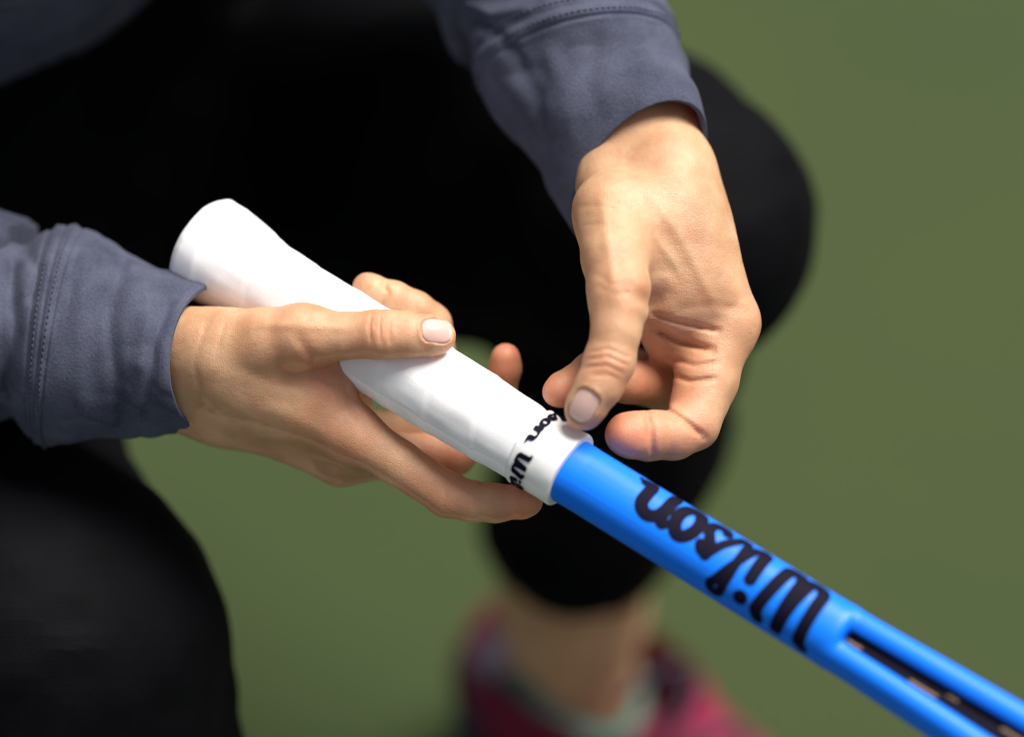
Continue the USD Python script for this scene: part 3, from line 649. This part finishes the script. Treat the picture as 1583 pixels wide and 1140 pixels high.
# the black strip that closes the slot, with small tan marks on it
xi = np.linspace(X_SPLIT + 1, X_SPLIT + 150, 60); hw = np.maximum(spread(xi) - arm_w(xi) + .6, .8)
strip = np.concatenate([np.stack([xi, sy * hw, np.full(60, sz)], 1) for sy, sz in ((-1, 5.6), (1, 5.6), (1, -6.0), (-1, -6.0))])
i = np.arange(59); q = np.concatenate([np.stack([a * 60 + i, b * 60 + i, b * 60 + i + 1, a * 60 + i + 1], 1) for a, b in ((0, 1), (1, 2), (2, 3), (3, 0))])
q = np.vstack([q, [[0, 180, 120, 60], [59, 119, 179, 239]]]); sm_ = trimesh.Trimesh(strip, np.vstack([q[:, [0, 1, 2]], q[:, [0, 2, 3]]]), process=False)
if sm_.volume < 0: sm_.invert()
obj('slot_strip', (rk(sm_.vertices), sm_.faces), black_m, racket, RB, smooth=30)
for a0, a1, y0, y1 in ((7, 14, -1.9, -.5), (37, 50, -2.2, -1.0), (53, 58, .9, 1.8), (78, 92, .9, 2.1), (104, 118, -1.8, .2)):
    tm = trimesh.creation.box((a1 - a0, y1 - y0, .2)); tm.vertices[:, 0] += tm.vertices[:, 1] * .8; tm.apply_translation(((a0 + a1) / 2 + X_SPLIT, (y0 + y1) / 2, 5.7))
    obj('tan_mark', (rk(tm.vertices), tm.faces), tan_m, racket, RB, smooth=False)

# lettering drawn with strokes: capitals one unit tall
def arc(cx, cy, rx, ry, a0, a1, n=14): t = np.radians(np.linspace(a0, a1, n)); return list(zip(cx + rx * np.cos(t), cy + ry * np.sin(t)))
W = .18
def word():
    g = []
    st = lambda pts, w=W: g.append(LineString(pts).buffer(w / 2, cap_style='round', join_style='round'))
    # W: three uprights joined by round bowls at the foot
    st([(.02, 1.0), (.09, .93), (.11, .3)] + arc(.25, .24, .14, .17, 180, 310) + [(.38, .45), (.42, .95)])
    st([(.42, .95), (.43, .3)] + arc(.57, .24, .14, .17, 180, 310) + [(.71, .5), (.76, .82), (.70, .96)])
    # i
    st([(1.0, .52), (1.02, .1), (1.07, .07)]); g.append(Point(1.0, .80).buffer(.105))
    # l with its loop
    st([(1.16, .10), (1.28, .45), (1.40, .78)] + arc(1.36, .84, .085, .13, 0, 180) + [(1.26, .6), (1.28, .2)] + arc(1.36, .16, .08, .10, 180, 300), .13)
    # s
    st([(1.42, .12), (1.56, .32), (1.66, .56)], .13); st([(1.66, .56), (1.69, .40), (1.80, .26)] + arc(1.70, .18, .12, .12, 20, -150), .15); st([(1.66, .56), (1.76, .52), (1.80, .46)], .15)
    # o
    o_ = LineString(arc(2.10, .29, .15, .235, 0, 360, 40)).buffer(W / 2); g.append(o_)
    # n
    st([(2.36, .50), (2.43, .46), (2.43, .03)]); st([(2.43, .30)] + arc(2.60, .34, .16, .17, 170, 10) + [(2.76, .15), (2.79, .05), (2.87, .07)])
    g.append(Point(2.97, .05).buffer(.035))
    return shapely.union_all(g).simplify(.004)
def letter_solid(shape, depth, size):
    ms = []
    for p in getattr(shape, 'geoms', [shape]):
        if p.area > 0: ms.append(trimesh.creation.extrude_polygon(p, depth, engine='earcut'))
    out = []
    for m_ in ms:
        v, f = trimesh.remesh.subdivide_to_size(m_.vertices, m_.faces, size, max_iter=12); out.append(trimesh.Trimesh(v, f, process=False))
    return out
CAP = 30.5
wd = word()
X0 = x_of(1590)
A_BASE = math.radians(36)                      # where on the round of the shaft the foot of the letters lies, seen from the lens
def wrap_shaft(v, x0, rfun, squash, a_base):
    x = x0 - v[:, 0]; ang = a_base - v[:, 1] / 13.9                   # angle from facing the lens, + towards the upper side
    ang_l = ang - ROLL                                                # in the racket's own section
    ph = np.pi / 2 - ang_l
    c, s = sup(ph, 2.3); r = rfun(x) + .02 + v[:, 2]
    return np.stack([x, r * c, r * s * squash], 1)
for m_ in letter_solid(shapely.affinity.scale(wd, 32.0, CAP, origin=(0, 0)), .16, 1.6):
    v = m_.vertices.copy(); obj('letter', (rk(wrap_shaft(v, X0, shaft_r, .92, A_BASE)), m_.faces[:, ::-1]), black_m, racket, RB, smooth=30)
# the small word round the tape, three times
def wrap_tape(v, x0, a0):
    x = x0 + v[:, 1]; r = 16.0; ang = a0 - v[:, 0] / r; ph = np.pi / 2 - (ang - ROLL)
    y, z = grip_sec(x, ph, 0.0, False); n = np.hypot(y, z); k = (n + .95 + .35 + v[:, 2]) / n
    return np.stack([x, y * k, z * k], 1)
small = shapely.affinity.scale(wd, 13.2, 6.2, origin=(0, 0))
for k in range(2):
    for m_ in letter_solid(small, .15, .8):
        obj('small_letter', (rk(wrap_tape(m_.vertices, X_TAPE - 4.0, math.radians(107 - 154 * k))), m_.faces), black_m, racket, RB, smooth=30)
# hoop and strings
cx, ra, rb = X_SPLIT + 330.0, 172.0, 128.0
a = np.linspace(0, 2 * np.pi, 97)[:-1]; hp = np.stack([cx + ra * np.cos(a), rb * np.sin(a), np.zeros(96)], 1)
n_s = 12; an = np.arange(n_s) * 2 * np.pi / n_s
tn = np.stack([-ra * np.sin(a), rb * np.cos(a), 0 * a], 1); tn /= np.linalg.norm(tn, axis=1, keepdims=True); nn = np.cross(tn, [0, 0, 1.0])
V = (hp[:, None] + 6 * np.cos(an)[None, :, None] * nn[:, None] + 11.5 * np.sin(an)[None, :, None] * np.array([0, 0, 1.0])).reshape(-1, 3)
i, j = np.meshgrid(np.arange(96), np.arange(n_s), indexing='ij'); i2, j2 = (i + 1) % 96, (j + 1) % n_s
q = np.stack([i * n_s + j, i * n_s + j2, i2 * n_s + j2, i2 * n_s + j], -1).reshape(-1, 4); hm = trimesh.Trimesh(V, np.vstack([q[:, [0, 1, 2]], q[:, [0, 2, 3]]]), process=False)
if hm.volume < 0: hm.invert()
obj('hoop', (rk(hm.vertices), hm.faces), blue_m, racket, RB)
sv, sf, n0 = [], [], 0
for k in range(-7, 8):
    y = k * 15.5; h = ra * math.sqrt(max(0, 1 - (y / rb) ** 2)); v, f = common_tube.tube([(cx - h, y, .3), (cx, y, -.3), (cx + h, y, .3)], .65, 5); sv.append(v); sf.append(f + n0); n0 += len(v)
for k in range(-8, 9):
    x = k * 18.5; h = rb * math.sqrt(max(0, 1 - (x / ra) ** 2)); v, f = common_tube.tube([(cx + x, -h, -.3), (cx + x, 0, .3), (cx + x, h, -.3)], .65, 5); sv.append(v); sf.append(f + n0); n0 += len(v)
st_ = obj('strings', (rk(np.vstack(sv)), np.vstack(sf)), string_m, racket, RB)
